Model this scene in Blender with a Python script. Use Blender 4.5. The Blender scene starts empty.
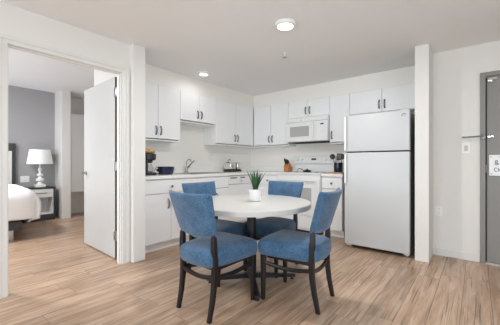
import bpy, bmesh, math, random
from mathutils import Vector, Matrix
S = bpy.context.scene
COL = S.collection
PI = math.pi
random.seed(7)

# ------------------------------------------------------------------ camera
cd = bpy.data.cameras.new('camera'); cam = bpy.data.objects.new('camera', cd); COL.objects.link(cam)
cam.location = (3.65, -4.579, 1.078)
cam.rotation_euler = (math.radians(90), 0, math.radians(38.77))
cd.sensor_width = 36; cd.lens = 36*282.42/500; cd.shift_y = 0.0015; cd.clip_start = .05
S.camera = cam

# ------------------------------------------------------------------ world, lights, exposure
w = bpy.data.worlds.new('world'); S.world = w; w.use_nodes = True
bg = w.node_tree.nodes['Background']; bg.inputs[0].default_value = (.90, .95, 1.0, 1); bg.inputs[1].default_value = 1.2
S.view_settings.view_transform = 'Standard'; S.view_settings.look = 'None'
S.view_settings.exposure = -0.06; S.view_settings.gamma = 1; S.cycles.diffuse_bounces = 12; S.cycles.max_bounces = 16; S.view_settings.use_curve_mapping = False

def area(name, loc, rot, sx, sy, power, col):
    l = bpy.data.lights.new(name, 'AREA'); l.shape = 'RECTANGLE'; l.size = sx; l.size_y = sy
    l.energy = power; l.color = col
    o = bpy.data.objects.new(name, l); COL.objects.link(o); o.location = loc; o.rotation_euler = rot
    return o
# daylight through the living-room window behind the camera, an added unseen one in the right wall, and the bedroom window
area('living_window_daylight', (2.9, -10.42, 1.3), (math.radians(98), 0, 0), 3.6, 1.9, 175, (.80, .92, 1.0))
area('side_fill_added', (5.32, -4.6, 1.35), (math.radians(94), 0, math.radians(90)), 2.6, 1.7, 58, (.80, .92, 1.0))  # unseen side source, added to brighten the kitchen
area('bedroom_window_daylight', (-1.3, -6.42, 1.45), (math.radians(90), 0, 0), 2.4, 1.7, 58, (.82, .92, 1.0))

# ------------------------------------------------------------------ materials
def new_mat(name):
    m = bpy.data.materials.new(name); m.use_nodes = True
    return m, m.node_tree.nodes, m.node_tree.links, m.node_tree.nodes['Principled BSDF']

def mat(name, col, rough=.5, metal=0, bump=0, bscale=200, var=0, vscale=6, spec=.5, coat=0):
    m, n, l, b = new_mat(name)
    b.inputs['Base Color'].default_value = (*col, 1); b.inputs['Roughness'].default_value = rough
    b.inputs['Metallic'].default_value = metal; b.inputs['Specular IOR Level'].default_value = spec
    b.inputs['Coat Weight'].default_value = coat
    tc = n.new('ShaderNodeTexCoord')
    if var:
        t = n.new('ShaderNodeTexNoise'); t.inputs['Scale'].default_value = vscale; t.inputs['Detail'].default_value = 4
        l.new(tc.outputs['Object'], t.inputs['Vector'])
        mx = n.new('ShaderNodeMix'); mx.data_type = 'RGBA'
        mx.inputs[6].default_value = (*[c*(1-var) for c in col], 1); mx.inputs[7].default_value = (*[min(1, c*(1+var)) for c in col], 1)
        l.new(t.outputs['Fac'], mx.inputs[0]); l.new(mx.outputs[2], b.inputs['Base Color'])
    if bump:
        t = n.new('ShaderNodeTexNoise'); t.inputs['Scale'].default_value = bscale; t.inputs['Detail'].default_value = 3
        l.new(tc.outputs['Object'], t.inputs['Vector'])
        bp = n.new('ShaderNodeBump'); bp.inputs['Strength'].default_value = bump; bp.inputs['Distance'].default_value = .004
        l.new(t.outputs['Fac'], bp.inputs['Height']); l.new(bp.outputs[0], b.inputs['Normal'])
    return m

def emis(name, col, st):
    m, n, l, b = new_mat(name)
    b.inputs['Base Color'].default_value = (*col, 1)
    b.inputs['Emission Color'].default_value = (*col, 1); b.inputs['Emission Strength'].default_value = st
    return m

WALL = mat('wall_paint', (.74, .725, .70), .75, bump=.25, bscale=120)
CEIL = mat('ceiling_paint', (.84, .845, .85), .85, bump=.35, bscale=90)
KWALL = mat('kitchen_wall_brightened', (.86, .84, .80), .6, bump=.25, bscale=120)  # same wall paint, lightened to offset weak light under the cabinets
TRIM = mat('trim_paint', (.70, .69, .67), .4)
GREYWALL = mat('grey_bedroom_paint', (.345, .34, .348), .8, bump=.2, bscale=120)
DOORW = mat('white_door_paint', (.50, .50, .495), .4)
CAB = mat('cabinet_white', (.85, .86, .87), .35)
CABIN = mat('cabinet_carcass', (.70, .70, .70), .5)
LAM = mat('worktop_laminate', (.86, .85, .835), .25, var=.05, vscale=60)
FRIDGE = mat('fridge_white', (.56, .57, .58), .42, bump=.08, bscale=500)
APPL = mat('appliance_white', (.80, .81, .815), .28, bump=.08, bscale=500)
APPL2 = mat('appliance_plastic', (.80, .80, .80), .35)
GLASSG = mat('grey_oven_glass', (.42, .42, .42), .12)
DARK = mat('black_plastic', (.02, .02, .022), .4)
GAP = mat('dark_rubber', (.03, .03, .032), .8)
NICKEL = mat('brushed_nickel', (.42, .42, .42), .32, 1)
PULL = mat('pewter_pull', (.20, .20, .21), .35, .9)
STEEL = mat('stainless_steel', (.55, .54, .53), .3, 1, bump=.05, bscale=300)
CHROME = mat('chrome', (.78, .76, .74), .15, 1)
ESPRESSO = mat('espresso_wood', (.012, .009, .010), .34, var=.35, vscale=18, spec=.35)
BLACKM = mat('black_painted_metal', (.017, .017, .020), .35, .3)
TABLETOP = mat('table_laminate', (.54, .535, .515), .3, var=.05, vscale=22)
POT = mat('white_ceramic', (.80, .80, .79), .3)
SOIL = mat('soil', (.05, .035, .025), .95, bump=1, bscale=150)
LEAF = mat('agave_green', (.035, .115, .040), .45, var=.5, vscale=30)
GREYD = mat('grey_painted_door', (.245, .238, .228), .5, bump=.1, bscale=200)
GREYF = mat('grey_painted_frame', (.235, .225, .212), .45)
PAPER = mat('white_enamel', (.82, .83, .86), .4)
INK = mat('dark_ink', (.04, .045, .06), .6)
LINEN = mat('white_linen', (.84, .84, .85), .85, bump=.4, bscale=40)
CHARC = mat('charcoal_wood', (.035, .038, .042), .5, var=.2, vscale=12)
PALEPAD = mat('pale_upholstery', (.62, .60, .58), .9, bump=.4, bscale=300)
DRAWW = mat('pale_drawer', (.68, .67, .66), .45)
SHADE = mat('lamp_shade_fabric', (.82, .82, .82), .9, bump=.3, bscale=400)
BAMBOO = mat('knife_block_wood', (.50, .20, .06), .45, var=.3, vscale=25)
BOARD = mat('cutting_board_wood', (.55, .33, .16), .5, var=.25, vscale=25)
NAVY = mat('navy_glaze', (.012, .018, .05), .22)
WICK = mat('golden_bread', (.78, .48, .20), .7, var=.35, vscale=30, bump=.6, bscale=60)
PLATEW = mat('switch_plate_white', (.80, .80, .79), .35)
LENS = emis('lit_lens', (1.0, .96, .90), 3)

def fabric():
    m, n, l, b = new_mat('blue_tweed_fabric')
    tc = n.new('ShaderNodeTexCoord')
    mp = n.new('ShaderNodeMapping'); mp.inputs['Scale'].default_value = (1, 1, .35); l.new(tc.outputs['Object'], mp.inputs[0])
    t = n.new('ShaderNodeTexNoise'); t.inputs['Scale'].default_value = 210; t.inputs['Detail'].default_value = 4
    l.new(mp.outputs[0], t.inputs['Vector'])
    t2 = n.new('ShaderNodeTexNoise'); t2.inputs['Scale'].default_value = 14; t2.inputs['Detail'].default_value = 5
    l.new(tc.outputs['Object'], t2.inputs['Vector'])
    a = n.new('ShaderNodeMath'); a.operation = 'MULTIPLY_ADD'; a.inputs[1].default_value = .75; l.new(t.outputs['Fac'], a.inputs[0])
    a2 = n.new('ShaderNodeMath'); a2.operation = 'MULTIPLY'; a2.inputs[1].default_value = .3; l.new(t2.outputs['Fac'], a2.inputs[0])
    l.new(a2.outputs[0], a.inputs[2])
    cr = n.new('ShaderNodeValToRGB'); e = cr.color_ramp.elements
    e[0].position = .38; e[0].color = (.010, .045, .108, 1)
    e[1].position = .66; e[1].color = (.068, .155, .272, 1)
    l.new(a.outputs[0], cr.inputs[0]); l.new(cr.outputs[0], b.inputs['Base Color'])
    b.inputs['Roughness'].default_value = .9; b.inputs['Sheen Weight'].default_value = .25
    bp = n.new('ShaderNodeBump'); bp.inputs['Strength'].default_value = .4; bp.inputs['Distance'].default_value = .003
    l.new(t.outputs['Fac'], bp.inputs['Height']); l.new(bp.outputs[0], b.inputs['Normal'])
    return m
FAB = fabric()

def floor_mat():
    m, n, l, b = new_mat('wood_plank_floor')
    tc = n.new('ShaderNodeTexCoord'); sp = n.new('ShaderNodeSeparateXYZ'); l.new(tc.outputs['Object'], sp.inputs[0])
    def M(op, a, bb=None, c=None):
        x = n.new('ShaderNodeMath'); x.operation = op
        for i, v in enumerate((a, bb, c)):
            if v is None: continue
            if isinstance(v, (int, float)): x.inputs[i].default_value = v
            else: l.new(v, x.inputs[i])
        return x.outputs[0]
    W, L = .178, 1.22
    px = M('DIVIDE', sp.outputs[0], W); ix = M('FLOOR', px); fx = M('FRACT', px)
    wn = n.new('ShaderNodeTexWhiteNoise'); wn.noise_dimensions = '1D'; l.new(ix, wn.inputs['W'])
    py = M('ADD', M('DIVIDE', sp.outputs[1], L), M('MULTIPLY', wn.outputs['Value'], 7.3)); iy = M('FLOOR', py); fy = M('FRACT', py)
    cb = n.new('ShaderNodeCombineXYZ'); l.new(ix, cb.inputs[0]); l.new(iy, cb.inputs[1])
    w2 = n.new('ShaderNodeTexWhiteNoise'); w2.noise_dimensions = '2D'; l.new(cb.outputs[0], w2.inputs['Vector'])
    # grain, stretched along the plank and shifted per plank
    gx = M('ADD', M('MULTIPLY', sp.outputs[0], 19), M('MULTIPLY', w2.outputs['Value'], 60))
    gy = M('MULTIPLY', sp.outputs[1], 2.0)
    cg = n.new('ShaderNodeCombineXYZ'); l.new(gx, cg.inputs[0]); l.new(gy, cg.inputs[1]); l.new(M('MULTIPLY', w2.outputs['Value'], 31), cg.inputs[2])
    g = n.new('ShaderNodeTexNoise'); g.inputs['Scale'].default_value = 1.0; g.inputs['Detail'].default_value = 7; g.inputs['Roughness'].default_value = .62; g.inputs['Distortion'].default_value = .6
    l.new(cg.outputs[0], g.inputs['Vector'])
    cr = n.new('ShaderNodeValToRGB'); e = cr.color_ramp.elements
    e[0].position = .26; e[0].color = (.27, .168, .108, 1)
    e[1].position = .47; e[1].color = (.435, .288, .193, 1)
    x = e.new(.58); x.color = (.505, .358, .256, 1)
    x = e.new(.75); x.color = (.59, .455, .35, 1)
    l.new(g.outputs['Fac'], cr.inputs[0])
    # long dark cracks
    ck = n.new('ShaderNodeCombineXYZ'); l.new(M('ADD', M('MULTIPLY', sp.outputs[0], 100), M('MULTIPLY', w2.outputs['Value'], 90)), ck.inputs[0]); l.new(M('MULTIPLY', sp.outputs[1], 1.3), ck.inputs[1]); l.new(M('MULTIPLY', w2.outputs['Value'], 17), ck.inputs[2])
    c2 = n.new('ShaderNodeTexNoise'); c2.inputs['Scale'].default_value = 1; c2.inputs['Detail'].default_value = 4; c2.inputs['Distortion'].default_value = .3
    l.new(ck.outputs[0], c2.inputs['Vector'])
    mr = n.new('ShaderNodeMapRange'); mr.inputs[1].default_value = .33; mr.inputs[2].default_value = .41; mr.inputs[3].default_value = .36; mr.inputs[4].default_value = 1; l.new(c2.outputs['Fac'], mr.inputs[0])
    tone = M('MULTIPLY_ADD', w2.outputs['Value'], .26, .87)
    gapx = M('MULTIPLY', M('GREATER_THAN', fx, .012), M('LESS_THAN', fx, .988))
    gapy = M('GREATER_THAN', fy, .0022)
    gp = M('MULTIPLY_ADD', M('MULTIPLY', gapx, gapy), .55, .45)
    tot = M('MULTIPLY', M('MULTIPLY', tone, mr.outputs[0]), gp)
    vm = n.new('ShaderNodeVectorMath'); vm.operation = 'SCALE'; l.new(cr.outputs[0], vm.inputs[0]); l.new(tot, vm.inputs['Scale'])
    l.new(vm.outputs[0], b.inputs['Base Color'])
    b.inputs['Roughness'].default_value = .30; b.inputs['Specular IOR Level'].default_value = .45
    bp = n.new('ShaderNodeBump'); bp.inputs['Strength'].default_value = .25; bp.inputs['Distance'].default_value = .002
    l.new(M('MULTIPLY', g.outputs['Fac'], gp), bp.inputs['Height']); l.new(bp.outputs[0], b.inputs['Normal'])
    return m
FLOOR = floor_mat()

# ------------------------------------------------------------------ mesh helpers
class MB:
    def __init__(s): s.bm = bmesh.new()
    def box(s, x0, x1, y0, y1, z0, z1, bev=0, seg=2):
        r = bmesh.ops.create_cube(s.bm, size=1)
        M = Matrix.Translation(((x0+x1)/2, (y0+y1)/2, (z0+z1)/2)) @ Matrix.Diagonal((abs(x1-x0), abs(y1-y0), abs(z1-z0), 1))
        bmesh.ops.transform(s.bm, matrix=M, verts=r['verts'])
        if bev:
            es = list({e for v in r['verts'] for e in v.link_edges})
            bmesh.ops.bevel(s.bm, geom=es, offset=bev, segments=seg, affect='EDGES', profile=.5)
        return s
    def sweep(s, pts, sizes, n=4, cap=True, up=(0, 0, 1), square=True):
        """section swept along pts; sizes = (half width, half height) per point"""
        pts = [Vector(p) for p in pts]; rings = []
        if not isinstance(sizes, list): sizes = [sizes]*len(pts)
        for i, p in enumerate(pts):
            d = (pts[min(i+1, len(pts)-1)]-pts[max(i-1, 0)]).normalized()
            u = Vector(up)
            if abs(d.dot(u)) > .95: u = Vector((0, 1, 0))
            a = d.cross(u).normalized(); b = a.cross(d).normalized()
            sa, sb = sizes[i] if isinstance(sizes[i], tuple) else (sizes[i], sizes[i])
            ring = []
            if square:
                k = .72
                for ca, cb in ((1, k), (k, 1), (-k, 1), (-1, k), (-1, -k), (-k, -1), (k, -1), (1, -k)):
                    ring.append(s.bm.verts.new(p+a*sa*ca+b*sb*cb))
            else:
                for j in range(n):
                    t = 2*PI*j/n; ring.append(s.bm.verts.new(p+a*sa*math.cos(t)+b*sb*math.sin(t)))
            rings.append(ring)
        m = len(rings[0])
        for i in range(len(rings)-1):
            for j in range(m):
                s.bm.faces.new((rings[i][j], rings[i][(j+1) % m], rings[i+1][(j+1) % m], rings[i+1][j]))
        if cap: s.bm.faces.new(rings[0][::-1]); s.bm.faces.new(rings[-1])
        return s
    def tube(s, pts, r, n=12): return s.sweep(pts, r, n=n, square=False)
    def loft(s, rings, close=True):
        vs = [[s.bm.verts.new(p) for p in r] for r in rings]; m = len(vs[0])
        for i in range(len(vs)-1):
            for j in range(m):
                s.bm.faces.new((vs[i][j], vs[i][(j+1) % m], vs[i+1][(j+1) % m], vs[i+1][j]))
        if close: s.bm.faces.new(vs[0][::-1]); s.bm.faces.new(vs[-1])
        return s
    def lathe(s, prof, c=(0, 0, 0), n=32, axis='z'):
        rings = []
        for r, z in prof:
            ring = []
            for j in range(n):
                t = 2*PI*j/n; a, b = r*math.cos(t), r*math.sin(t)
                v = (a, b, z) if axis == 'z' else ((a, z, b) if axis == 'y' else (z, a, b))
                ring.append((c[0]+v[0], c[1]+v[1], c[2]+v[2]))
            rings.append(ring)
        return s.loft(rings)
    def prism(s, outline, y0, y1, plane='xz'):
        f = {'xz': lambda a, b, c: (a, c, b), 'xy': lambda a, b, c: (a, b, c), 'yz': lambda a, b, c: (c, a, b)}[plane]
        return s.loft([[f(a, b, y0) for a, b in outline], [f(a, b, y1) for a, b in outline]])
    def build(s, name, m, parent=None, loc=None, smooth=False, sub=0):
        bmesh.ops.recalc_face_normals(s.bm, faces=s.bm.faces)
        me = bpy.data.meshes.new(name); s.bm.to_mesh(me); s.bm.free(); me.materials.append(m)
        o = bpy.data.objects.new(name, me); COL.objects.link(o)
        if loc: o.location = loc
        if parent: o.parent = parent
        if smooth:
            for p in me.polygons: p.use_smooth = True
            if smooth != 'all':
                me.set_sharp_from_angle(angle=math.radians(38))
        if sub:
            sm = o.modifiers.new('sub', 'SUBSURF'); sm.levels = sub; sm.render_levels = sub
        return o

def thing(name, label, cat, loc=(0, 0, 0), rz=0, group=None):
    o = bpy.data.objects.new(name, None); COL.objects.link(o); o.empty_display_size = .1
    o.location = loc; o.rotation_euler = (0, 0, rz); o['label'] = label; o['category'] = cat
    if group: o['group'] = group
    return o
def tag(o, label, cat, group=None):
    o['label'] = label; o['category'] = cat
    if group: o['group'] = group
    return o
def dup(root, loc, rz, label):
    r = root.copy(); COL.objects.link(r); r.location = loc; r.rotation_euler = (0, 0, rz); r['label'] = label
    for ch in list(root.children):
        c = ch.copy(); COL.objects.link(c); c.parent = r
        for g in list(ch.children):
            d = g.copy(); COL.objects.link(d); d.parent = c
    return r
def struct(name, mb, m, **k):
    o = mb.build(name, m, **k); o['kind'] = 'structure'; return o
def B(*a, **k): return MB().box(*a, **k)

# ------------------------------------------------------------------ room shell
H = 2.375; HB = 2.50
struct('floor', B(-3.3, 5.5, -10.6, .15, -.1, 0), FLOOR)
struct('ceiling', B(.57, 5.5, -10.6, .15, H, H+.3), CEIL)
struct('ceiling_kitchen', B(-.12, .57, -2.99, .15, H, H+.3), CEIL)
struct('ceiling_bedroom', B(-3.3, .57, -6.6, -1.3, HB, HB+.12), mat('bedroom_ceiling_paint', (.82, .83, .86), .85))['label'] = 'pale bedroom ceiling'
struct('wall_back', B(-.12, 3.11, 0, .15, 0, H), KWALL)
struct('wall_kitchen_left', B(-.12, 0, -2.845, 0, 0, H), KWALL)
struct('wall_stub', B(0, .755, -2.99, -2.845, 0, H, bev=.004), WALL)
struct('wall_bedroom_door', B(-.32, 0, -2.95, -2.845, 0, HB), WALL)
struct('wall_left_header', B(.595, .675, -4.03, -3.07, 2.06, H), WALL)
struct('wall_left', B(.595, .675, -10.5, -4.03, 0, H), WALL)
struct('wall_left_corner', B(.595, .675, -3.07, -2.99, 0, H), WALL)
struct('wall_fridge_partition', B(3.112, 3.246, -.985, 0, 0, H, bev=.004), WALL)
mr = MB(); mr.box(3.246, 3.677, -.61, -.46, 0, H); mr.box(3.677, 4.72, -.61, -.46, 2.06, H); mr.box(4.72, 5.5, -.61, -.46, 0, H)
struct('wall_right', mr, WALL)
# east wall with a window opening added for side fill light, rear wall with a wide window opening
me_ = MB(); me_.box(5.35, 5.5, -10.5, -5.95, 0, H); me_.box(5.35, 5.5, -3.25, -.46, 0, H); me_.box(5.35, 5.5, -5.95, -3.25, 0, .45); me_.box(5.35, 5.5, -5.95, -3.25, 2.25, H)
struct('wall_east', me_, WALL)
ms = MB(); ms.box(.57, 1.1, -10.6, -10.45, 0, H); ms.box(4.7, 5.5, -10.6, -10.45, 0, H); ms.box(1.1, 4.7, -10.6, -10.45, 0, .35); ms.box(1.1, 4.7, -10.6, -10.45, 2.25, H)
struct('wall_rear', ms, WALL)
wf = MB()
for x in (1.1, 2.27, 3.46, 4.64): wf.box(x, x+.06, -10.56, -10.5, .35, 2.25)
wf.box(1.1, 4.7, -10.56, -10.5, .35, .41); wf.box(1.1, 4.7, -10.56, -10.5, 2.19, 2.25)
struct('window_1', wf, TRIM)
wf = MB()
for y in (-5.95, -4.63, -3.31): wf.box(5.4, 5.46, y, y+.06, .45, 2.25)
wf.box(5.4, 5.46, -5.95, -3.25, .45, .51); wf.box(5.4, 5.46, -5.95, -3.25, 2.19, 2.25)
struct('side_window_added', wf, TRIM)  # unseen window frame, added along with the side fill light
# bedroom
struct('wall_bedroom_grey', B(-3.3, -3.0, -6.6, -2.60, 0, HB), GREYWALL)
struct('wall_bedroom_far', B(-3.3, -3.14, -2.60, -1.3, 0, HB), WALL)
struct('wall_bedroom_closet', B(-3.14, -2.605, -2.60, -2.445, 0, HB, bev=.004), TRIM)
struct('wall_bedroom_north', B(-3.14, -.12, -1.45, -1.3, 0, HB), WALL)
mw = MB(); mw.box(-3.0, -2.5, -6.6, -6.45, 0, HB); mw.box(-.1, .57, -6.6, -6.45, 0, HB); mw.box(-2.5, -.1, -6.6, -6.45, 0, .6); mw.box(-2.5, -.1, -6.6, -6.45, 2.3, HB)
struct('wall_bedroom_south', mw, WALL)
wf = MB()
for x in (-2.5, -1.33, -.16): wf.box(x, x+.06, -6.56, -6.5, .6, 2.3)
wf.box(-2.5, -.1, -6.56, -6.5, .6, .66); wf.box(-2.5, -.1, -6.56, -6.5, 2.24, 2.3)
struct('window_3', wf, TRIM)
struct('wall_bedroom_east', B(.55, .57, -6.45, -4.03, H, HB), WALL)
mq = MB(); mq.box(.55, .57, -4.03, -2.99, H, HB)
struct('wall_bedroom_header', mq, WALL)
struct('wall_bedroom_side', B(-.14, -.12, -2.845, -1.45, 0, HB), WALL)
# soffit over the wall cabinets
so = MB(); so.prism([(0, -2.845), (.285, -2.845), (.285, -.285), (3.112, -.285), (3.112, 0), (0, 0)], 2.143, H, 'xy')
struct('trim_1', so, KWALL)
# baseboards
bb = MB(); bb.box(3.246, 3.675, -.624, -.61, 0, .085, bev=.004)
struct('baseboard_right', bb, TRIM)
bb = MB(); bb.box(.675, .689, -10.45, -4.1, 0, .085)
struct('baseboard_left', bb, TRIM)
bb = MB(); bb.box(-3.14, -3.126, -2.445, -1.45, 0, .09)
struct('baseboard_bedroom', bb, TRIM)
# door casing of the bedroom doorway (living-room side) with jambs and stop
c = MB()
c.box(.675, .692, -3.072, -2.992, 0, 2.048); c.box(.675, .692, -4.10, -4.028, 0, 2.048)
c.box(.675, .692, -4.10, -2.992, 2.048, 2.118)
c.box(.692, .700, -3.030, -2.998, 0, 2.082, bev=.002); c.box(.692, .700, -4.096, -4.066, 0, 2.082, bev=.002); c.box(.692, .700, -4.096, -2.998, 2.082, 2.112, bev=.002)
struct('trim_2', c, TRIM)
c = MB()
c.box(.588, .675, -3.085, -3.070, 0, 2.046); c.box(.588, .675, -4.03, -4.018, 0, 2.046); c.box(.588, .675, -4.03, -3.07, 2.046, 2.06)
c.box(.625, .655, -3.097, -3.085, 0, 2.034); c.box(.625, .655, -4.018, -3.085, 2.034, 2.046)
struct('trim_3', c, TRIM)

# bedroom door leaf standing open
d1 = bpy.data.objects.new('door_1', None); COL.objects.link(d1); d1.location = (.487, -3.058, 0); d1.rotation_euler = (0, 0, math.radians(-2.4)); d1['kind'] = 'structure'
d1['label'] = 'white flush bedroom door standing open'
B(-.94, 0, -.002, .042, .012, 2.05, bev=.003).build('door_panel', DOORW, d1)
B(-.0005, .004, .000, .040, .014, 2.048).build('door_edge', mat('dark_door_edge', (.10, .075, .06), .6), d1)
k = MB(); k.lathe([(.026, -.003), (.026, -.012), (.012, -.016), (.011, -.045)], (-.865, 0, .95), 20, 'y')
k.tube([(-.865, -.045, .95), (-.84, -.052, .95), (-.76, -.050, .952)], [.010, .0095, .007], 10)
k.build('lever_handle', NICKEL, d1, smooth=True)
for z in (.265, 1.045, 1.87):
    h = MB(); h.box(.0042, .0075, -.004, .038, z-.05, z+.05); h.box(.004, .066, -.010, -.004, z-.05, z+.05, bev=.002); h.tube([(.006, -.012, z-.052), (.006, -.012, z+.052)], .007, 10)
    h.build('hinge', NICKEL, d1, smooth=True)

# entry door, grey steel, in the right wall
d2 = bpy.data.objects.new('door_2', None); COL.objects.link(d2); d2.location = (3.677, -.61, 0); d2['kind'] = 'structure'
d2['label'] = 'grey steel entry door in a grey frame'
f = MB(); f.box(0, .046, -.022, .14, 0, 2.055, bev=.003); f.box(.997, 1.043, -.022, .14, 0, 2.055, bev=.003); f.box(.046, .997, -.022, .14, 2.01, 2.055, bev=.003)
f.build('door_frame', GREYF, d2)
B(.056, .99, .006, .05, .012, 1.998, bev=.002).build('door_panel', GREYD, d2)
B(.0462, .0558, .03, .06, 0, 2.0).build('gasket', GAP, d2)
B(.046, .997, -.005, .14, 0, .010).build('threshold', STEEL, d2)
k = MB(); k.lathe([(.020, -.002), (.026, -.012), (.022, -.026), (.010, -.032)], (.085, .006, 1.965), 20, 'y')
k.box(.075, .14, -.006, .006, 1.975, 1.99)
k.build('hinge_cap', CHROME, d2, smooth=True)
k = MB(); k.box(.008, .046, -.034, -.022, 1.335, 1.395, bev=.003)
k.tube([(.03, -.04, 1.368), (-.02, -.052, 1.368), (-.135, -.050, 1.364)], .008, 10); k.lathe([(.005, 0), (.014, .004), (.014, .016), (.006, .02)], (-.142, -.05, 1.355), 14, 'z')
k.build('swing_bar_lock', PULL, d2, smooth=True)
k = MB(); k.box(.060, .115, -.010, .006, 1.352, 1.378, bev=.003); k.lathe([(.008, 0), (.012, -.02), (.006, -.03)], (.098, -.008, 1.365), 14, 'y')
k.build('lock_stud', CHROME, d2, smooth=True)
k = MB(); k.tube([(.051, -.004, .98), (.051, -.004, 1.06)], .006, 8); k.build('hinge', NICKEL, d2, smooth=True)

# notice plate on the entry door
nt = thing('notice_plate', 'white framed notice with small dark symbols on the grey entry door', 'sign', (3.752, -.604, .945))
B(0, .175, -.012, 0, 0, .222, bev=.004).build('plate', PAPER, nt)
for (x, z) in ((.018, .2), (.157, .2), (.018, .02), (.157, .02), (.087, .2)): B(x-.008, x+.008, -.0135, -.011, z-.0025, z+.0025).build('fixing', INK, nt)
def ribbon(mb, pts, wd, y, dx, dz):
    mb.sweep([(dx+a, y, dz+b) for a, b in pts], (wd, .0012), up=(0, 1, 0))
s = MB()
# ampersand-like symbol
ribbon(s, [(.030, .003), (.012, .024), (.004, .038), (.010, .050), (.020, .048), (.022, .038), (.006, .022), (.002, .010), (.010, .001), (.022, .006), (.030, .020)], .0028, -.0132, .046, .115)
s.build('symbol', INK, nt)
s = MB()
ribbon(s, [(.020, .034), (.012, .040), (.003, .032), (.001, .018), (.006, .005), (.014, .001), (.022, .006)], .0028, -.0132, .042, .045)
for i, x in enumerate((.074, .086)): ribbon(s, [(x, .046), (x, .072), (x, .084)][: 3 - i], .0025, -.0132, 0, 0)
ribbon(s, [(.098, .050), (.098, .082)], .0025, -.0132, 0, 0); ribbon(s, [(.098, .050), (.112, .050)], .0025, -.0132, 0, 0); ribbon(s, [(.098, .066), (.110, .066)], .0025, -.0132, 0, 0)
s.build('lettering', INK, nt)

# switch and outlets
def switch_plate(name, label, cat, loc, rz, kind, w_=.072, h_=.116):
    t = thing(name, label, cat, loc, rz)
    B(-w_/2, w_/2, -.007, -.0005, -h_/2, h_/2, bev=.002).build('cover_plate', PLATEW, t)
    if kind == 'switch': B(-.016, .016, -.011, -.007, -.032, .032, bev=.001).build('rocker', DOORW, t)
    else:
        for z in (-.025, .025):
            q = MB().lathe([(.017, -.0072), (.017, -.010)], (0, 0, z), 20, 'y').build('socket', PLATEW, t)
            e = MB()
            for x in (-.006, .006): e.box(x-.0012, x+.0012, -.0108, -.0098, z-.002, z+.008)
            e.build('slot', INK, q)
    return t
switch_plate('light_switch', 'white light switch on the wall beside the grey entry door', 'light switch', (3.556, -.61, 1.245), 0, 'switch', .078, .12)
switch_plate('wall_outlet', 'white power outlet low on the wall beside the fridge partition', 'outlet', (3.303, -.61, .518), 0, 'outlet')
switch_plate('wall_outlet', 'white power outlet above the worktop between sink and toaster', 'outlet', (0, -1.131, 1.185), PI/2, 'outlet')
switch_plate('wall_outlet', 'wide white outlet plate on the grey bedroom wall beside the headboard', 'outlet', (-3.0, -3.085, .778), PI/2, 'outlet', .14, .12)

# ------------------------------------------------------------------ ceiling lights
def downlight(x, y, r, label, power, spread=180):
    t = thing('ceiling_light', label, 'ceiling light', (x, y, H), 0, 'round flush ceiling lights')
    MB().lathe([(r, 0), (r, -.008), (r*.93, -.024), (r*.78, -.030), (r*.74, -.026)], n=40).build('trim_ring', PLATEW, t, smooth=True)
    MB().lathe([(r*.73, -.020), (r*.73, -.029), (r*.5, -.034), (.004, -.036)], n=40).build('lens', LENS, t, smooth=True)
    l = bpy.data.lights.new('lamp', 'AREA'); l.shape = 'DISK'; l.size = r*1.4; l.energy = power; l.color = (1, .995, .98); l.spread = math.radians(spread)
    o = bpy.data.objects.new('lamp', l); COL.objects.link(o); o.location = (0, 0, -.045); o.parent = t
downlight(2.262, -2.325, .098, 'round white ceiling light above the dining table, nearer one', 25)
downlight(.60, -1.84, .080, 'smaller lit round ceiling light above the kitchen sink side', 1.3, 180)
# unseen fill lights added under the living-room and bedroom ceilings
for nm, (x, y, z), pw, cl in (('living_fill', (2.4, -5.6, H-.06), 22, (1, 1, .99)), ('bedroom_fill', (-1.2, -4.7, HB-.06), 64, (1, 1, .99))):
    l = bpy.data.lights.new(nm, 'AREA'); l.shape = 'DISK'; l.size = .3; l.energy = pw; l.color = cl
    o = bpy.data.objects.new(nm, l); COL.objects.link(o); o.location = (x, y, z)
t = thing('fire_sprinkler', 'small white fire sprinkler on the ceiling behind the nearer light', 'sprinkler', (1.885, -1.73, H))
MB().lathe([(.035, 0), (.035, -.004), (.014, -.008), (.010, -.03), (.006, -.04)], n=20).build('escutcheon', PLATEW, t, smooth=True)
k = MB(); k.lathe([(.026, -.052), (.026, -.054)], n=16); k.tube([(.008, 0, -.038), (.010, 0, -.047), (.003, 0, -.053)], .0015, 6); k.tube([(-.008, 0, -.038), (-.010, 0, -.047), (-.003, 0, -.053)], .0015, 6)
k.build('deflector', NICKEL, t)

# ------------------------------------------------------------------ cabinets
def pull(parent, x, y, z, L=.118):
    """arched bar pull, vertical, on a face at y, facing -y"""
    h = MB(); pts = []
    for i in range(11):
        a = i/10; pts.append((x, y-.004-.024*math.sin(PI*a)**.7, z-L/2+L*a))
    h.sweep(pts, [(.0085 if .15 < i/10 < .85 else .0095, .005) for i in range(11)], up=(0, 1, 0))
    for s_ in (-1, 1): h.lathe([(.009, 0), (.009, -.006)], (x, y, z+s_*(L/2-.004)), 12, 'y')
    return h.build('handle', PULL, parent, smooth=True)
def knob(parent, x, y, z):
    return MB().lathe([(.006, 0), (.006, -.012), (.015, -.016), (.016, -.022), (.010, -.028), (.002, -.029)], (x, y, z), 18, 'y').build('knob', PULL, parent, smooth=True)
def carcass(mb, x0, x1, d, z0, z1, top=True, t=.016):
    mb.box(x0, x0+t, -d, -.003, z0, z1); mb.box(x1-t, x1, -d, -.003, z0, z1); mb.box(x0+t, x1-t, -d, -.003, z0, z0+t)
    mb.box(x0+t, x1-t, -.012, -.003, z0+t, z1)
    if top: mb.box(x0+t, x1-t, -d, -.012, z1-t, z1)
    else: mb.box(x0+t, x1-t, -d, -d+t, z1-.03, z1)
G = .0028
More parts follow.
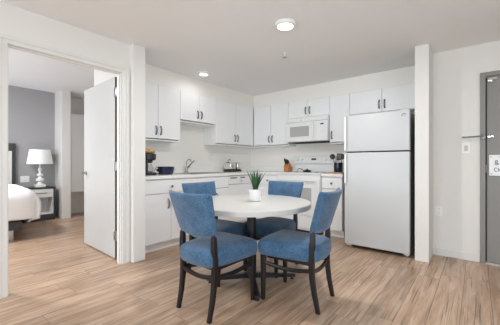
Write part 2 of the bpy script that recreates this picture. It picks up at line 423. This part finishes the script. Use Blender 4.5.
def upper(label, loc, rz, x0, x1, z0, z1, doors, d=.283, dt=.020, rail=.028):
    """doors: list of (xa, xb, handle side)"""
    t = thing('wall_cabinet', label, 'cabinet', loc, rz, 'white wall cabinets')
    c = MB(); carcass(c, x0+.001, x1-.001, d, z0, z1-.001); c.build('cabinet_body', CAB, t)
    for xa, xb, hs in doors:
        dr = B(xa+G, xb-G, -d-dt, -d-.001, z0+rail, z1-.008, bev=.002).build('door', CAB, t)
        hx = xa+.036 if hs == 'l' else xb-.036
        pull(dr, hx, -d-dt, z0+rail+.108 if z1-z0 > .5 else z0+rail+.105)
    return t
ZB, ZT = 1.385, 2.143
upper('tall white two-door wall cabinet at the doorway end above the coffee maker', (0, 0, 0), PI/2, -2.842, -2.024, ZB, ZT, [(-2.842, -2.387, 'r'), (-2.387, -2.024, 'l')])
upper('short white two-door wall cabinet above the sink', (0, 0, 0), PI/2, -2.024, -1.304, 1.69, ZT, [(-2.024, -1.664, 'r'), (-1.664, -1.304, 'l')])
upper('tall white two-door wall cabinet above the toaster, left of the corner', (0, 0, 0), PI/2, -1.304, -.003, ZB, ZT, [(-1.304, -.812, 'r'), (-.812, -.308, 'l')])
upper('tall white two-door wall cabinet between the corner and the microwave', (0, 0, 0), 0, .286, 1.072, ZB, ZT, [(.310, .705, 'r'), (.705, 1.072, 'l')])
upper('short white two-door wall cabinet directly above the microwave', (0, 0, 0), 0, 1.072, 1.834, 1.845, ZT, [(1.072, 1.453, 'r'), (1.453, 1.834, 'l')], rail=.010)
upper('narrow white single-door wall cabinet right of the microwave', (0, 0, 0), 0, 1.834, 2.150, ZB, ZT, [(1.834, 2.150, 'l')])
upper('wide short white two-door cabinet above the fridge', (0, 0, 0), 0, 2.150, 3.109, 1.80, ZT, [(2.150, 2.605, 'r'), (2.605, 3.060, 'l')], rail=.010)

CT = .924   # worktop surface
def base(label, loc, rz, x0, x1, drawers, doors, kick=True, fill=None):
    t = thing('base_cabinet', label, 'cabinet', loc, rz, 'white base cabinets')
    c = MB(); carcass(c, x0+.001, x1-.001, .588, .10, .884, top=False)
    if kick: c.box(x0+.001, x1-.001, -.545, -.530, 0, .10)
    if fill: c.box(*fill)
    c.build('cabinet_body', CAB, t)
    for xa, xb, kn in drawers:
        dr = B(xa+G, xb-G, -.610, -.589, .704, .870, bev=.002).build('drawer' if kn else 'false_front', CAB, t)
        if kn: knob(dr, (xa+xb)/2, -.610, .785)
    for xa, xb, hs in doors:
        dr = B(xa+G, xb-G, -.610, -.589, .105, .698, bev=.002).build('door', CAB, t)
        pull(dr, xa+.045 if hs == 'l' else xb-.045, -.610, .57)
    return t
base('white base cabinet with one wide drawer and two doors beside the doorway', (0, 0, 0), PI/2, -2.842, -1.95, [(-2.842, -1.95, True)], [(-2.842, -2.40, 'r'), (-2.40, -1.95, 'l')])
base('white base cabinet under the sink with plain false front', (0, 0, 0), PI/2, -1.95, -1.335, [(-1.95, -1.335, False)], [(-1.95, -1.642, 'r'), (-1.642, -1.335, 'l')])
base('white corner base cabinet left of the range, with drawer and door', (0, 0, 0), 0, .03, 1.068, [(.640, 1.066, True)], [(.640, 1.066, 'l')], fill=(.588, .606, -.733, -.59, .0, .884))
base('narrow white base cabinet with drawer between range and fridge', (0, 0, 0), 0, 1.838, 2.150, [(1.838, 2.150, True)], [(1.838, 2.150, 'l')])

# dishwasher
t = thing('dishwasher', 'white built-in dishwasher between the sink and the kitchen corner', 'dishwasher', (0, 0, 0), PI/2)
c = MB(); c.box(-1.333, -.737, -.57, -.02, .02, .880); c.build('tub', CABIN, t)
B(-1.329, -.741, -.603, -.571, .12, .735, bev=.006).build('door', CAB, t)
cp = B(-1.329, -.741, -.612, -.571, .742, .878, bev=.006).build('control_panel', APPL, t)
e = MB(); e.box(-1.29, -1.13, -.6135, -.611, .835, .852); e.box(-1.05, -.93, -.6135, -.611, .835, .852); e.build('button_strip', DARK, cp)
e = MB().lathe([(.012, 0), (.014, -.006), (.010, -.012)], (-1.03, -.612, .79), 14, 'y').build('badge', NICKEL, cp)
B(-1.329, -.741, -.54, -.525, .0, .112).build('kick_plate', APPL2, t)

# worktops
t = thing('worktop', 'white L-shaped laminate worktop with backsplash lip around the kitchen corner', 'worktop', (0, 0, 0))
c = MB()
z0, z1 = .886, CT
SX0, SX1, SY0, SY1 = .09, .53, -1.96, -1.30   # sink cut-out
c.box(.003, .635, -2.842, SY0, z0, z1); c.box(.003, SX0, SY0, SY1, z0, z1); c.box(SX1, .635, SY0, SY1, z0, z1)
c.box(.003, .635, SY1, -.003, z0, z1); c.box(.635, 1.069, -.635, -.003, z0, z1)
c.build('top', LAM, t)
B(.003, .022, -2.842, -.003, z1, z1+.095, bev=.003).build('backsplash', LAM, t)
B(.022, 1.069, -.022, -.003, z1, z1+.095, bev=.003).build('backsplash', LAM, t)
t = thing('worktop', 'short white worktop piece between the range and the fridge', 'worktop', (0, 0, 0))
B(1.837, 2.165, -.635, -.003, z0, z1).build('top', LAM, t)
B(1.837, 2.165, -.022, -.003, z1, z1+.095, bev=.003).build('backsplash', LAM, t)

# sink and faucet
t = thing('kitchen_sink', 'stainless steel drop-in sink in the left worktop', 'sink', (0, 0, 0))
c = MB(); X0, X1, Y0, Y1 = SX0-.018, SX1+.018, SY0-.018, SY1+.018
rim = MB()
zz = CT+.001
rim.box(X0, X1, Y0, SY0+.03, zz, zz+.006); rim.box(X0, X1, SY1-.03, Y1, zz, zz+.006); rim.box(X0, SX0+.075, SY0+.03, SY1-.03, zz, zz+.006); rim.box(SX1-.03, X1, SY0+.03, SY1-.03, zz, zz+.006)
rim.build('rim', STEEL, t)
bx0, bx1, by0, by1 = SX0+.075, SX1-.03, SY0+.03, SY1-.03
c = MB(); zf = .76
c.box(bx0-.003, bx0, by0, by1, zf, zz); c.box(bx1, bx1+.003, by0, by1, zf, zz); c.box(bx0, bx1, by0-.003, by0, zf, zz); c.box(bx0, bx1, by1, by1+.003, zf, zz); c.box(bx0, bx1, by0, by1, zf, zf+.004)
c.build('basin', STEEL, t)
MB().lathe([(.035, 0), (.03, .004), (.004, .002)], ((bx0+bx1)/2, (by0+by1)/2, zf+.004), 20).build('drain', CHROME, t)
t = thing('kitchen_faucet', 'chrome kitchen faucet with a tall spout rising behind the sink', 'faucet', (.127, -1.77, CT+.0075))
k = MB(); k.lathe([(.028, 0), (.026, .012), (.019, .02), (.018, .08), (.016, .10)], n=20)
k.build('body', NICKEL, t, smooth=True)
pts = [(0, 0, .09), (.0, 0, .15), (.015, 0, .185), (.05, 0, .205), (.09, 0, .200), (.115, 0, .175), (.122, 0, .150)]
MB().tube(pts, [.009]*7, 12).build('spout', NICKEL, t, smooth=True)
MB().tube([(0, .018, .07), (.01, .06, .12), (.03, .13, .19)], [.011, .011, .009], 10).build('lever', PULL, t, smooth=True)

# ------------------------------------------------------------------ range
t = thing('range', 'white freestanding electric range with rear control panel and grey oven window', 'stove', (1.072, 0, 0))
W = .762; E_ = .003
c = MB(); c.box(E_, W-E_, -.635, -.01, .04, .905, bev=.004); c.build('body', APPL, t)
c = B(.0, W, -.665, -.01, .906, .930, bev=.006); c.build('cooktop', APPL, t)
bg_ = MB(); bg_.box(0.0, W, -.075, -.008, .9305, 1.085, bev=.006); bg_.prism([(-.008, 1.075), (-.108, 1.075), (-.098, 1.085), (-.062, 1.195), (-.05, 1.205), (-.008, 1.205)], 0, W, 'yz')
bgo = bg_.build('control_panel', APPL, t)
def panelpt(x, h): return (x, -.098+.036*(h/.11)-.001, 1.085+h)
for x in (.075, .155, .607, .687):
    p = panelpt(x, .055)
    k = MB(); k.lathe([(.026, .006), (.024, -.006), (.018, -.010), (.016, -.026), (.004, -.028)], (0, 0, 0), 20, 'y')
    o = k.build('burner_knob', APPL2, bgo, loc=p, smooth=True); o.rotation_euler = (math.radians(-18), 0, 0)
o = B(-.045, .045, -.004, .004, -.016, .016).build('display', DARK, bgo, loc=panelpt(.381, .062)); o.rotation_euler = (math.radians(-18), 0, 0)
o = B(-.09, .09, -.0025, .004, -.035, .035, bev=.002).build('button_pad', APPL2, bgo, loc=panelpt(.381, .055)); o.rotation_euler = (math.radians(-18), 0, 0)
for x, y, r in ((.19, -.22, .08), (.19, -.49, .10), (.57, -.22, .10), (.57, -.49, .08)):
    b_ = MB()
    for q in (1, .72, .44): b_.lathe([(r*q, 0), (r*q, .003), (r*q-.008, .003), (r*q-.008, 0)], (x, y, .9303), 30)
    b_.build('burner', NICKEL, t)
dr = B(.006, W-.006, -.662, -.636, .275, .855, bev=.006).build('oven_door', APPL, t)
B(.14, W-.14, -.6645, -.661, .40, .70, bev=.001).build('oven_window', GLASSG, dr)
k = MB(); k.tube([(.06, -.70, .815), (.381, -.708, .815), (.702, -.70, .815)], .013, 12)
for x in (.07, .692): k.box(x-.012, x+.012, -.70, -.66, .803, .827)
k.build('oven_handle', APPL2, dr, smooth=True)
B(.006, W-.006, -.640, -.636, .862, .900).build('vent_trim', APPL2, t)
B(.006, W-.006, -.658, -.636, .075, .265, bev=.006).build('storage_drawer', APPL, t)
B(.03, W-.03, -.60, -.58, 0, .072).build('kick_plate', GAP, t)

# microwave
t = thing('microwave', 'white over-the-range microwave with grey window above the stove', 'microwave', (1.076, 0, 1.425))
W = .754; h = .416
B(0, W, -.340, -.004, .012, h-.002, bev=.003).build('body', APPL, t)
B(0.0, W, -.372, -.341, h-.075, h-.004, bev=.003).build('top_grille', APPL, t)
dr = B(.0, .555, -.375, -.341, .018, h-.078, bev=.006).build('door', APPL, t)
B(.055, .455, -.379, -.374, .075, h-.13, bev=.003).build('window_frame', APPL2, dr)
B(.080, .435, -.3805, -.378, .098, h-.150).build('window', GLASSG, dr)
k = MB(); k.sweep([(.515, -.375, .055), (.515, -.398, .075), (.515, -.402, .19), (.515, -.398, .30), (.515, -.375, .32)], (.012, .008), up=(0, 1, 0)); k.build('handle', APPL2, dr, smooth=True)
cp = B(.558, W, -.375, -.341, .018, h-.078, bev=.004).build('control_panel', APPL, t)
B(.632, .690, -.3765, -.374, .272, .292).build('display', DARK, cp)
MB().lathe([(.034, -.374), (.033, -.378)], (.66, 0, .165), 26, 'y').build('dial', APPL2, cp)
for i in range(3):
    for z_ in (.222, .242, .075): B(.615+i*.035, .640+i*.035, -.3765, -.374, z_, z_+.011).build('button', APPL2, cp)
MB().lathe([(.008, -.371), (.008, -.3735)], (.29, 0, h-.045), 16, 'y').build('badge', DARK, t)
e = MB(); e.box(.02, W-.02, -.33, -.03, 0, .011); e.build('underside_vent', GAP, t)

# fridge
t = thing('refrigerator', 'white top-freezer refrigerator standing beside the wall partition', 'refrigerator', (2.318, 0, 0))
W = .742
B(.004, W-.004, -.895, -.14, .035, 1.675, bev=.004).build('body', mat('fridge_side_shaded', (.22, .22, .22), .5), t)  # white fridge body; darkness of its shaded side put into the colour
B(.006, W-.006, -.905, -.896, .06, 1.672).build('door_gasket', GAP, t)
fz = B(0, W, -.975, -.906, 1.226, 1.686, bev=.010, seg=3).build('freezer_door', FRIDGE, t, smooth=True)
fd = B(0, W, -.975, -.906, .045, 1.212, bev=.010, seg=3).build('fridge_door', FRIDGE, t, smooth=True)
HG = mat('handle_shadow_grey', (.38, .38, .385), .45)  # for thin strips that paint the shadow beside each door handle
B(.004, .030, -1.000, -.974, 1.236, 1.675, bev=.005).build('handle', APPL2, fz); B(.031, .044, -.9765, -.974, 1.24, 1.67).build('handle_shadow', HG, fz)
B(.004, .030, -1.000, -.974, .82, 1.200, bev=.005).build('handle', APPL2, fd); B(.031, .044, -.9765, -.974, .83, 1.195).build('handle_shadow', HG, fd)
k = MB(); pts = [(math.cos(a)*.014, math.sin(a)*.014) for a in [math.radians(d) for d in range(20, 211, 19)]]
k.sweep([(.685+a*1.4, -.9762, 1.625+b*1.4) for a, b in pts], (.005, .0012), up=(0, 1, 0)); k.sweep([(.685-.004, -.9762, 1.625), (.685+.010, -.9762, 1.622), (.685+.010, -.9762, 1.612)], (.002, .0012), up=(0, 1, 0))
k.build('emblem', PULL, fz)
B(.07, W-.10, -.88, -.86, .02, .058).build('kick_grille', GAP, t)
for x in (.035, W-.045):
    k = MB(); k.box(x-.03, x+.03, -.900, -.85, .012, .034, bev=.004); k.lathe([(.014, 0), (.014, .012)], (x, -.875, 0), 14); k.build('foot', APPL2, t)
    MB().lathe([(.018, 0), (.018, .034)], (x, -.2, 0), 14).build('foot', APPL2, t)
k = MB(); k.box(W-.09, W-.02, -.95, -.84, 1.6865, 1.697, bev=.003); k.build('hinge_cover', APPL2, t)

# ------------------------------------------------------------------ worktop items
# coffee maker with bread basket on top
t = thing('coffee_maker', 'black coffee maker on the worktop beside the doorway', 'coffee maker', (.30, -2.565, CT))
c = MB(); c.box(-.10, .10, -.10, .10, 0, .035, bev=.01); c.box(-.10, .10, -.10, -.03, .035, .20, bev=.008); c.build('body', DARK, t)
c = MB(); c.lathe([(.07, .19), (.098, .205), (.10, .275), (.09, .28)], (0, .03, 0), 24); c.build('brew_head', DARK, t, smooth=True)
c = MB(); c.lathe([(.035, .155), (.055, .165), (.055, .190)], (0, .03, 0), 20); c.build('filter_basket', BLACKM, t, smooth=True)
c = MB(); c.lathe([(.045, .036), (.062, .05), (.068, .085), (.05, .13), (.045, .145)], (0, .03, 0), 24); c.build('carafe', mat('smoked_glass', (.45, .44, .42), .1), t, smooth=True)
t = thing('bread_basket', 'shallow bowl of golden bread rolls on top of the coffee maker', 'basket', (.30, -2.535, CT+.281))
MB().lathe([(.05, 0), (.085, .012), (.095, .028), (.088, .026), (.05, .008)], n=24).build('bowl', BOARD, t, smooth=True)
rn = random.Random(3)
k = MB()
for i in range(7):
    a = i*2*PI/6; r = .052 if i < 6 else 0
    k.lathe([(.004, -.016), (.022, -.010), (.029, 0), (.022, .014), (.004, .021)], (r*math.cos(a), r*math.sin(a), .034+(.022 if i == 6 else 0)), 12)
ro = k.build('bread_rolls', WICK, t, smooth='all')
# navy pot
t = thing('stockpot', 'dark navy pot with two pale loop handles on the left worktop', 'pot', (.30, -2.275, CT))
MB().lathe([(.085, 0), (.105, .012), (.118, .06), (.120, .108), (.112, .108), (.105, .03), (.01, .02)], n=36).build('bowl', NAVY, t, smooth=True)
for s_ in (-1, 1):
    pts = [(0, s_*.112, .085), (0, s_*.150, .090), (0, s_*.165, .065), (0, s_*.148, .035), (0, s_*.108, .03)]
    MB().tube(pts, .010, 8).build('loop_handle', POT, t, smooth=True)
# toaster
t = thing('toaster', 'chrome toaster with black base on the worktop near the corner', 'toaster', (.21, -.80, CT))
B(-.09, .09, -.140, .150, .004, .040, bev=.006).build('base', DARK, t)
for y0_, y1_ in ((-.135, .010), (.045, .145)):
    B(-.08, .08, y0_, y1_, .041, .165, bev=.022, seg=4).build('shell', CHROME, t, smooth=True)
B(-.06, .06, .0105, .0445, .041, .15, bev=.002).build('middle_panel', DARK, t)
k = MB(); k.tube([(.0, -.10, .165), (.0, -.12, .20), (.0, -.09, .225), (.0, -.05, .205)], .007, 8); k.build('raised_handle', DARK, t, smooth=True)
B(-.05, .05, -.13, -.115, .1655, .168).build('slot', GAP, t); B(-.05, .05, -.02, -.005, .1655, .168).build('slot', GAP, t)
# knife block
t = thing('knife_block', 'slanted wooden knife block with black knives beside the range', 'knife block', (1.018, -.20, CT))
k = MB(); k.prism([(-.085, 0), (.05, 0), (.07, .075), (-.035, .165), (-.085, .11)], -.045, .045, 'yz'); k.build('block', BAMBOO, t)
rn = random.Random(5)
for i, (x, dy, dz) in enumerate([(-.030, -.035, .14), (.0, -.035, .14), (.028, -.035, .14), (-.018, -.065, .115), (.018, -.065, .115)]):
    L_ = .10-.012*(i % 3)
    p0 = Vector((x, dy+.02, dz)); p1 = p0+Vector((-.028+.004*i, -.035, L_))
    MB().sweep([p0, (p0+p1)/2, p1], [(.008, .012), (.009, .013), (.008, .012)]).build('knife', DARK, t)
# cutting board, crock and utensils
t = tag(B(1.85, 2.115, -.545, -.13, CT+.0015, CT+.018, bev=.005).build('cutting_board', BOARD), 'wooden cutting board lying under the utensil crock', 'cutting board')
t = thing('utensil_crock', 'navy blue utensil crock standing on the wooden board by the fridge', 'crock', (1.972, -.30, CT+.019))
MB().lathe([(.060, 0), (.066, .01), (.066, .135), (.062, .145), (.057, .14), (.055, .02), (.01, .015)], n=30).build('jar', NAVY, t, smooth=True)
def utensil(name, label, dx, dy, lean, kind):
    t = thing(name, label, 'utensil', (1.972+dx*.4, -.30+dy*.4, CT+.036))
    top = Vector((dx*1.0+lean, dy, .185))
    MB().tube([(0, 0, 0), top*.6, top], .005, 8).build('shaft', DARK, t)
    k = MB(); c_ = top+Vector((lean*.2, 0, .035))
    if kind == 'ladle':
        k.lathe([(.004, .016), (.022, .012), (.034, 0), (.036, -.006), (.030, -.004), (.004, .010)], (0, 0, 0), 20, 'y')
    elif kind == 'slotted':
        for i in range(4): k.box(-.026+i*.0145, -.017+i*.0145, -.003, .003, -.035, .035)
        k.box(-.028, .0285, -.003, .003, .03, .042, bev=.001); k.box(-.028, .0285, -.003, .003, -.042, -.03, bev=.001)
    else:
        k.loft([[(math.cos(a)*.024*r, y, math.sin(a)*.038*r) for a in [2*PI*i/20 for i in range(20)]] for r, y in ((.7, .006), (1, .002), (1, -.001), (.7, .001))])
    k.build('head', DARK, t, loc=c_, smooth=True).scale = (1.25, 1.25, 1.2)
utensil('ladle', 'black ladle in the navy crock, leaning left', -.035, -.01, -.03, 'ladle')
utensil('slotted_turner', 'black slotted turner upright in the middle of the navy crock', 0, .02, .0, 'slotted')
utensil('serving_spoon', 'black serving spoon in the navy crock, leaning right', .035, -.01, .018, 'spoon')
# small pan on the cooktop
t = thing('frying_pan', 'small black pan with a curved handle on the white cooktop', 'pan', (1.455, -.33, .9345))
MB().lathe([(.055, 0), (.075, .022), (.072, .022), (.053, .004), (.004, .003)], n=28).build('pan_bowl', DARK, t, smooth=True)
MB().tube([(-.06, 0, .018), (-.10, 0, .045), (-.14, 0, .055), (-.17, 0, .045), (-.19, 0, .012)], [.006, .006, .006, .005, .004], 8).build('curved_handle', DARK, t, smooth=True)
MB().lathe([(.06, .022), (.045, .032), (.012, .036), (.012, .05), (.004, .052)], n=24).build('lid', BLACKM, t, smooth=True)

# ------------------------------------------------------------------ table
TX, TY, TZ, TR = 2.012, -2.570, .733, .566
OC = (.022, .026, 0); OV = Vector(OC)
t = thing('dining_table', 'round white pedestal dining table with dark base in the centre', 'table', (TX, TY, 0))
MB().lathe([(TR-.012, TZ-.046), (TR-.002, TZ-.044), (TR, TZ-.040), (TR, TZ-.006), (TR-.004, TZ-.001), (TR-.010, TZ)], n=96).build('tabletop', TABLETOP, t, smooth=True)
MB().lathe([(.14, TZ-.056), (.14, TZ-.0465)], OC, n=30).build('mounting_plate', BLACKM, t)
MB().lathe([(.052, .035), (.052, .06), (.043, .075), (.043, TZ-.065), (.07, TZ-.057)], OC, n=30).build('pedestal_column', BLACKM, t, smooth=True)
for i in range(4):
    a = PI/4+i*PI/2; d = Vector((math.cos(a), math.sin(a), 0))
    f = MB().sweep([OV+d*.03+Vector((0, 0, .052)), OV+d*.2+Vector((0, 0, .042)), OV+d*.405+Vector((0, 0, .033))], [(.028, .022), (.025, .018), (.021, .012)]).build('base_foot', BLACKM, t)
    MB().lathe([(.016, 0), (.018, .004), (.010, .010), (.008, .022)], tuple(OV+d*.38), 14).build('leveler', DARK, f, smooth=True)

# plant
t = thing('potted_plant', 'small spiky green plant in a white pot on the round table', 'plant', (2.075, -2.540, TZ+.001))
MB().lathe([(.044, 0), (.048, .004), (.059, .098), (.060, .108), (.055, .108), (.052, .09), (.01, .088)], n=36).build('pot', POT, t, smooth=True)
MB().lathe([(.051, .085), (.051, .092), (.02, .096), (.003, .097)], n=20).build('soil', SOIL, t)
rn = random.Random(11)
lf = MB()
for i in range(24):
    a = i*2.4+rn.uniform(-.2, .2); k_ = i/24
    L_ = (.165+rn.uniform(0, .05)) if i < 16 else .20
    sp = .098*(1-k_*.75)+rn.uniform(-.01, .015)
    dr_ = Vector((math.cos(a), math.sin(a), 0)); up = Vector((0, 0, 1)); sd = dr_.cross(up)
    prev = []
    for j in range(7):
        s_ = j/6; c_ = dr_*(.012+sp*s_**1.4)+up*(.090+L_*s_*(1-.06*s_))
        wd = .0095*(1-s_**1.8)+.0006
        n_ = (dr_*1-up*.3)*.25*wd
        prev.append([c_+sd*wd+n_*1.2, c_-n_*.6-dr_*.0, c_-sd*wd+n_*1.2, c_-n_*1.6])
    lf.loft(prev)
lf.build('leaves', LEAF, t, smooth='all')

# ------------------------------------------------------------------ dining chairs (front = +y)
def smoothstep(x): x = max(0, min(1, x)); return x*x*(3-2*x)
def make_chair(label, loc, rz):
    t = thing('dining_chair', label, 'chair', loc, rz, 'dining chairs around the round table')
    # seat cushion
    def outline(ins, z):
        pts = []; F, R_, hf, hr = .255, -.208, .217, .173
        N = 64
        for i in range(N):
            a = 2*PI*i/N; ca, sa = math.cos(a), math.sin(a); e = .15
            x = math.copysign(abs(ca)**e, ca); y = math.copysign(abs(sa)**e, sa)
            yy = (F+R_)/2+y*((F-R_)/2-ins)
            f = (yy-R_)/(F-R_); hw = hr+(hf-hr)*f+.012*math.sin(PI*max(0, min(1, f)))
            pts.append((x*(hw-ins), yy+(.012*(1-x*x) if y > 0 else -.03*(1-x*x))*1, z))
        return pts
    sec = [(.016, .355), (.004, .360), (-.004, .374), (-.007, .40), (-.007, .435), (-.003, .455), (.006, .468), (.022, .478), (.070, .489), (.12, .497), (.165, .500)]
    MB().loft([outline(i, z) for i, z in sec]).build('seat', FAB, t, smooth='all')
    # backrest
    bk = MB(); NU, NV = 22, 18
    def bp_(u, v, side):
        hw = .187+.038*v
        z = .574+v*.298-.018*(1-u*u)*(1-v)**3+.006*u*u*v**3
        yc = -.188-.085*v-.045*(1-u*u)*(.7+.3*v)+.012
        fall = (max(0, 1-abs(u)**12)**.5)*(max(0, 1-abs(2*v-1)**14)**.5)
        th = .006+.022*fall
        cr = 1-.022*(abs(2*v-1)**12)
        return (u*hw*cr, yc+side*th, z)
    fr = [[bk.bm.verts.new(bp_(-1+2*i/NU, j/NV, 1)) for i in range(NU+1)] for j in range(NV+1)]
    rr = [[bk.bm.verts.new(bp_(-1+2*i/NU, j/NV, -1)) for i in range(NU+1)] for j in range(NV+1)]
    for j in range(NV):
        for i in range(NU):
            bk.bm.faces.new((fr[j][i], fr[j][i+1], fr[j+1][i+1], fr[j+1][i])); bk.bm.faces.new((rr[j][i], rr[j+1][i], rr[j+1][i+1], rr[j][i+1]))
    for j in range(NV):
        for i in (0, NU): bk.bm.faces.new((fr[j][i], fr[j+1][i], rr[j+1][i], rr[j][i]))
    for i in range(NU):
        for j in (0, NV): bk.bm.faces.new((fr[j][i], rr[j][i], rr[j][i+1], fr[j][i+1]))
    bo = bk.build('backrest', FAB, t, smooth='all')
    for u in (-1, 1): MB().tube([Vector(bp_(u, j/14, -1))+Vector((0, -.001, 0)) for j in range(15)], .0035, 6).build('piping', FAB, bo, smooth='all')
    # legs
    for s_ in (-1, 1):
        pts = [(s_*.166, -.183, .600), (s_*.168, -.186, .56), (s_*.170, -.184, .46), (s_*.170, -.178, .36), (s_*.169, -.182, .25), (s_*.167, -.198, .13), (s_*.165, -.226, 0)]
        MB().sweep(pts, [(.010, .008), (.018, .017), (.020, .020), (.019, .021), (.018, .019), (.016, .017), (.014, .015)], up=(0, 1, 0)).build('leg', ESPRESSO, t, smooth=True)
        pts = [(s_*.189, .215, .357), (s_*.190, .216, .25), (s_*.191, .216, .12), (s_*.192, .216, 0)]
        MB().sweep(pts, [(.021, .021), (.019, .019), (.016, .016), (.013, .013)], up=(0, 1, 0)).build('leg', ESPRESSO, t, smooth=True)
        pts = [(s_*(.176+.012*i/8-.018*math.sin(PI*i/8)), -.165+.372*i/8, .295-.028*math.sin(PI*i/8)) for i in range(9)]
        MB().sweep(pts, (.0105, .0135)).build('stretcher', ESPRESSO, t, smooth=True)
    pts = [(-.156+.312*i/8, -.184-.0*i, .290-.022*math.sin(PI*i/8)) for i in range(9)]
    MB().sweep(pts, (.0105, .0135)).build('stretcher', ESPRESSO, t, smooth=True)
    B(-.160, .160, -.160, .200, .325, .357).build('seat_frame', ESPRESSO, t)
    return t
ch = make_chair('blue upholstered chair nearest the camera, seen from behind at left front of table', (2.077, -3.04, 0), 0)
dup(ch, (2.525, -2.553, 0), PI/2+math.radians(5), 'blue upholstered chair on the right of the table, side towards the fridge')
dup(ch, (1.985, -2.135, 0), PI, 'blue upholstered chair behind the table, back towards the range')
dup(ch, (1.625, -2.590, 0), -PI/2, 'blue upholstered chair on the far left of the table, by the sink cabinets')

# ------------------------------------------------------------------ bedroom furniture
t = thing('bed', 'dark-framed bed with charcoal headboard seen through the doorway', 'bed', (0, 0, 0))
B(-2.925, -1.34, -5.15, -3.50, .15, .27, bev=.006).build('bed_frame', CHARC, t)
hb = MB(); hb.box(-2.995, -2.93, -5.35, -3.235, .12, 1.44, bev=.006); hb = hb.build('headboard', CHARC, t)
B(-2.930, -2.915, -5.25, -3.29, .62, 1.30, bev=.006).build('headboard_panel', PALEPAD, hb)
for x in (-2.8, -1.47):
    for y in (-5.0, -3.60): B(x-.035, x+.035, y-.035, y+.035, 0, .15).build('leg', STEEL, t)
B(-2.91, -1.34, -5.12, -3.42, .275, .58, bev=.05, seg=4).build('mattress', LINEN, t, smooth=True)
# duvet: rounded shell draped over the mattress
dv = MB(); NX, NY = 46, 40
def dpt(i, j, off):
    # profile across y (right side rounded), and along x (foot rounded)
    def prof(s, half, depth, r):
        # s in -1..1 -> horizontal pos, drop
        flat = half-r; arc = PI/2*r; tot = flat+arc+depth; d_ = abs(s)*tot
        if d_ < flat: return math.copysign(d_, s), 0
        if d_ < flat+arc:
            a = (d_-flat)/r; return math.copysign(flat+r*math.sin(a), s), r*(1-math.cos(a))
        return math.copysign(half, s)-math.copysign(.10*(d_-flat-arc), s), r+(d_-flat-arc)
    y, dz1 = prof(-1+2*j/NY, .94-off, .17, .32)
    sx = i/NX
    xl = 1.66; r = .20; flat = xl-r; arc = PI/2*r; tot = flat+arc+.27; d_ = sx*tot
    if d_ < flat: x, dz2 = d_, 0
    elif d_ < flat+arc: a = (d_-flat)/r; x, dz2 = flat+r*math.sin(a), r*(1-math.cos(a))
    else: x, dz2 = xl-.05*(d_-flat-arc), r+(d_-flat-arc)
    z = .765-off-(dz1**5+dz2**5)**.2; q_ = min(dz1, dz2)*.32; x -= q_; y -= math.copysign(q_, y)
    z = max(z, .255+off*.3)
    z += .008*math.sin(x*9+y*5)*math.sin(y*7-x*3)
    return (-2.90+x-off, -4.19+y, z)
A_ = [[dv.bm.verts.new(dpt(i, j, 0)) for j in range(NY+1)] for i in range(NX+1)]
for i in range(NX):
    for j in range(NY): dv.bm.faces.new((A_[i][j], A_[i][j+1], A_[i+1][j+1], A_[i+1][j]))
do = dv.build('duvet', LINEN, smooth='all')
tag(do, 'thick white duvet draped over the bedroom bed', 'duvet')
sm = do.modifiers.new('thick', 'SOLIDIFY'); sm.thickness = .025; sm.offset = -1

# nightstand
t = thing('nightstand', 'dark nightstand with a pale drawer and open shelf beside the bed', 'nightstand', (-3.13, 0, 0))
c = MB(); c.box(.135, .45, -3.165, -3.135, 0, .60); c.box(.135, .45, -2.715, -2.685, 0, .60); c.box(.135, .46, -3.175, -2.683, .60, .628, bev=.003); c.box(.15, .44, -3.135, -2.715, .0, .115); c.box(.135, .147, -3.135, -2.715, .115, .6)
c.build('case', CHARC, t)
d_ = B(.15, .455, -3.130, -2.720, .435, .592, bev=.003).build('drawer', DRAWW, t)
B(.455, .468, -3.03, -2.82, .515, .528, bev=.002).build('handle', NICKEL, d_)
c = MB(); c.box(.149, .445, -3.134, -2.716, .117, .14); c.box(.149, .16, -3.134, -2.716, .14, .43); c.box(.161, .445, -3.134, -3.12, .14, .43); c.box(.161, .445, -2.73, -2.716, .14, .43)
c.build('shelf', DRAWW, t)
# lamp
t = thing('table_lamp', 'white turned table lamp with drum shade on the nightstand', 'lamp', (-2.80, -2.90, .6285))
c = MB(); c.box(-.075, .075, -.075, .075, 0, .05, bev=.006)
c.lathe([(.05, .05), (.055, .062), (.03, .085), (.028, .10), (.060, .12), (.066, .145), (.045, .165), (.022, .185), (.022, .20), (.048, .215), (.052, .235), (.030, .255), (.018, .27), (.020, .30), (.036, .325), (.026, .35), (.014, .38), (.010, .44)], n=28)
c.build('lamp_base', POT, t, smooth=True)
c = MB(); n_ = 40
c.lathe([(.205, .435), (.165, .705), (.162, .705), (.202, .435)], n=n_)
bmesh.ops.delete(c.bm, geom=[f for f in c.bm.faces if len(f.verts) > 4], context='FACES')
c.build('lamp_shade', SHADE, t, smooth=True)
c = MB(); c.lathe([(.0035, .44), (.0035, .70)], n=8)
for a in (0, 2*PI/3, 4*PI/3): c.tube([(0, 0, .69), (.163*math.cos(a), .163*math.sin(a), .69)], .002, 6)
c.build('shade_spider', NICKEL, t)

# wall-hung closet panel in the bedroom recess
t = thing('wardrobe', 'white wall-hung closet unit in the bedroom recess beyond the door', 'wardrobe', (-3.135, 0, 0))
B(0, .50, -2.442, -1.47, .503, 2.063, bev=.003).build('body', DOORW, t)
for a, b_ in ((-2.440, -1.958), (-1.952, -1.472)): B(.501, .518, a, b_, .505, 2.061, bev=.002).build('door', DOORW, t)
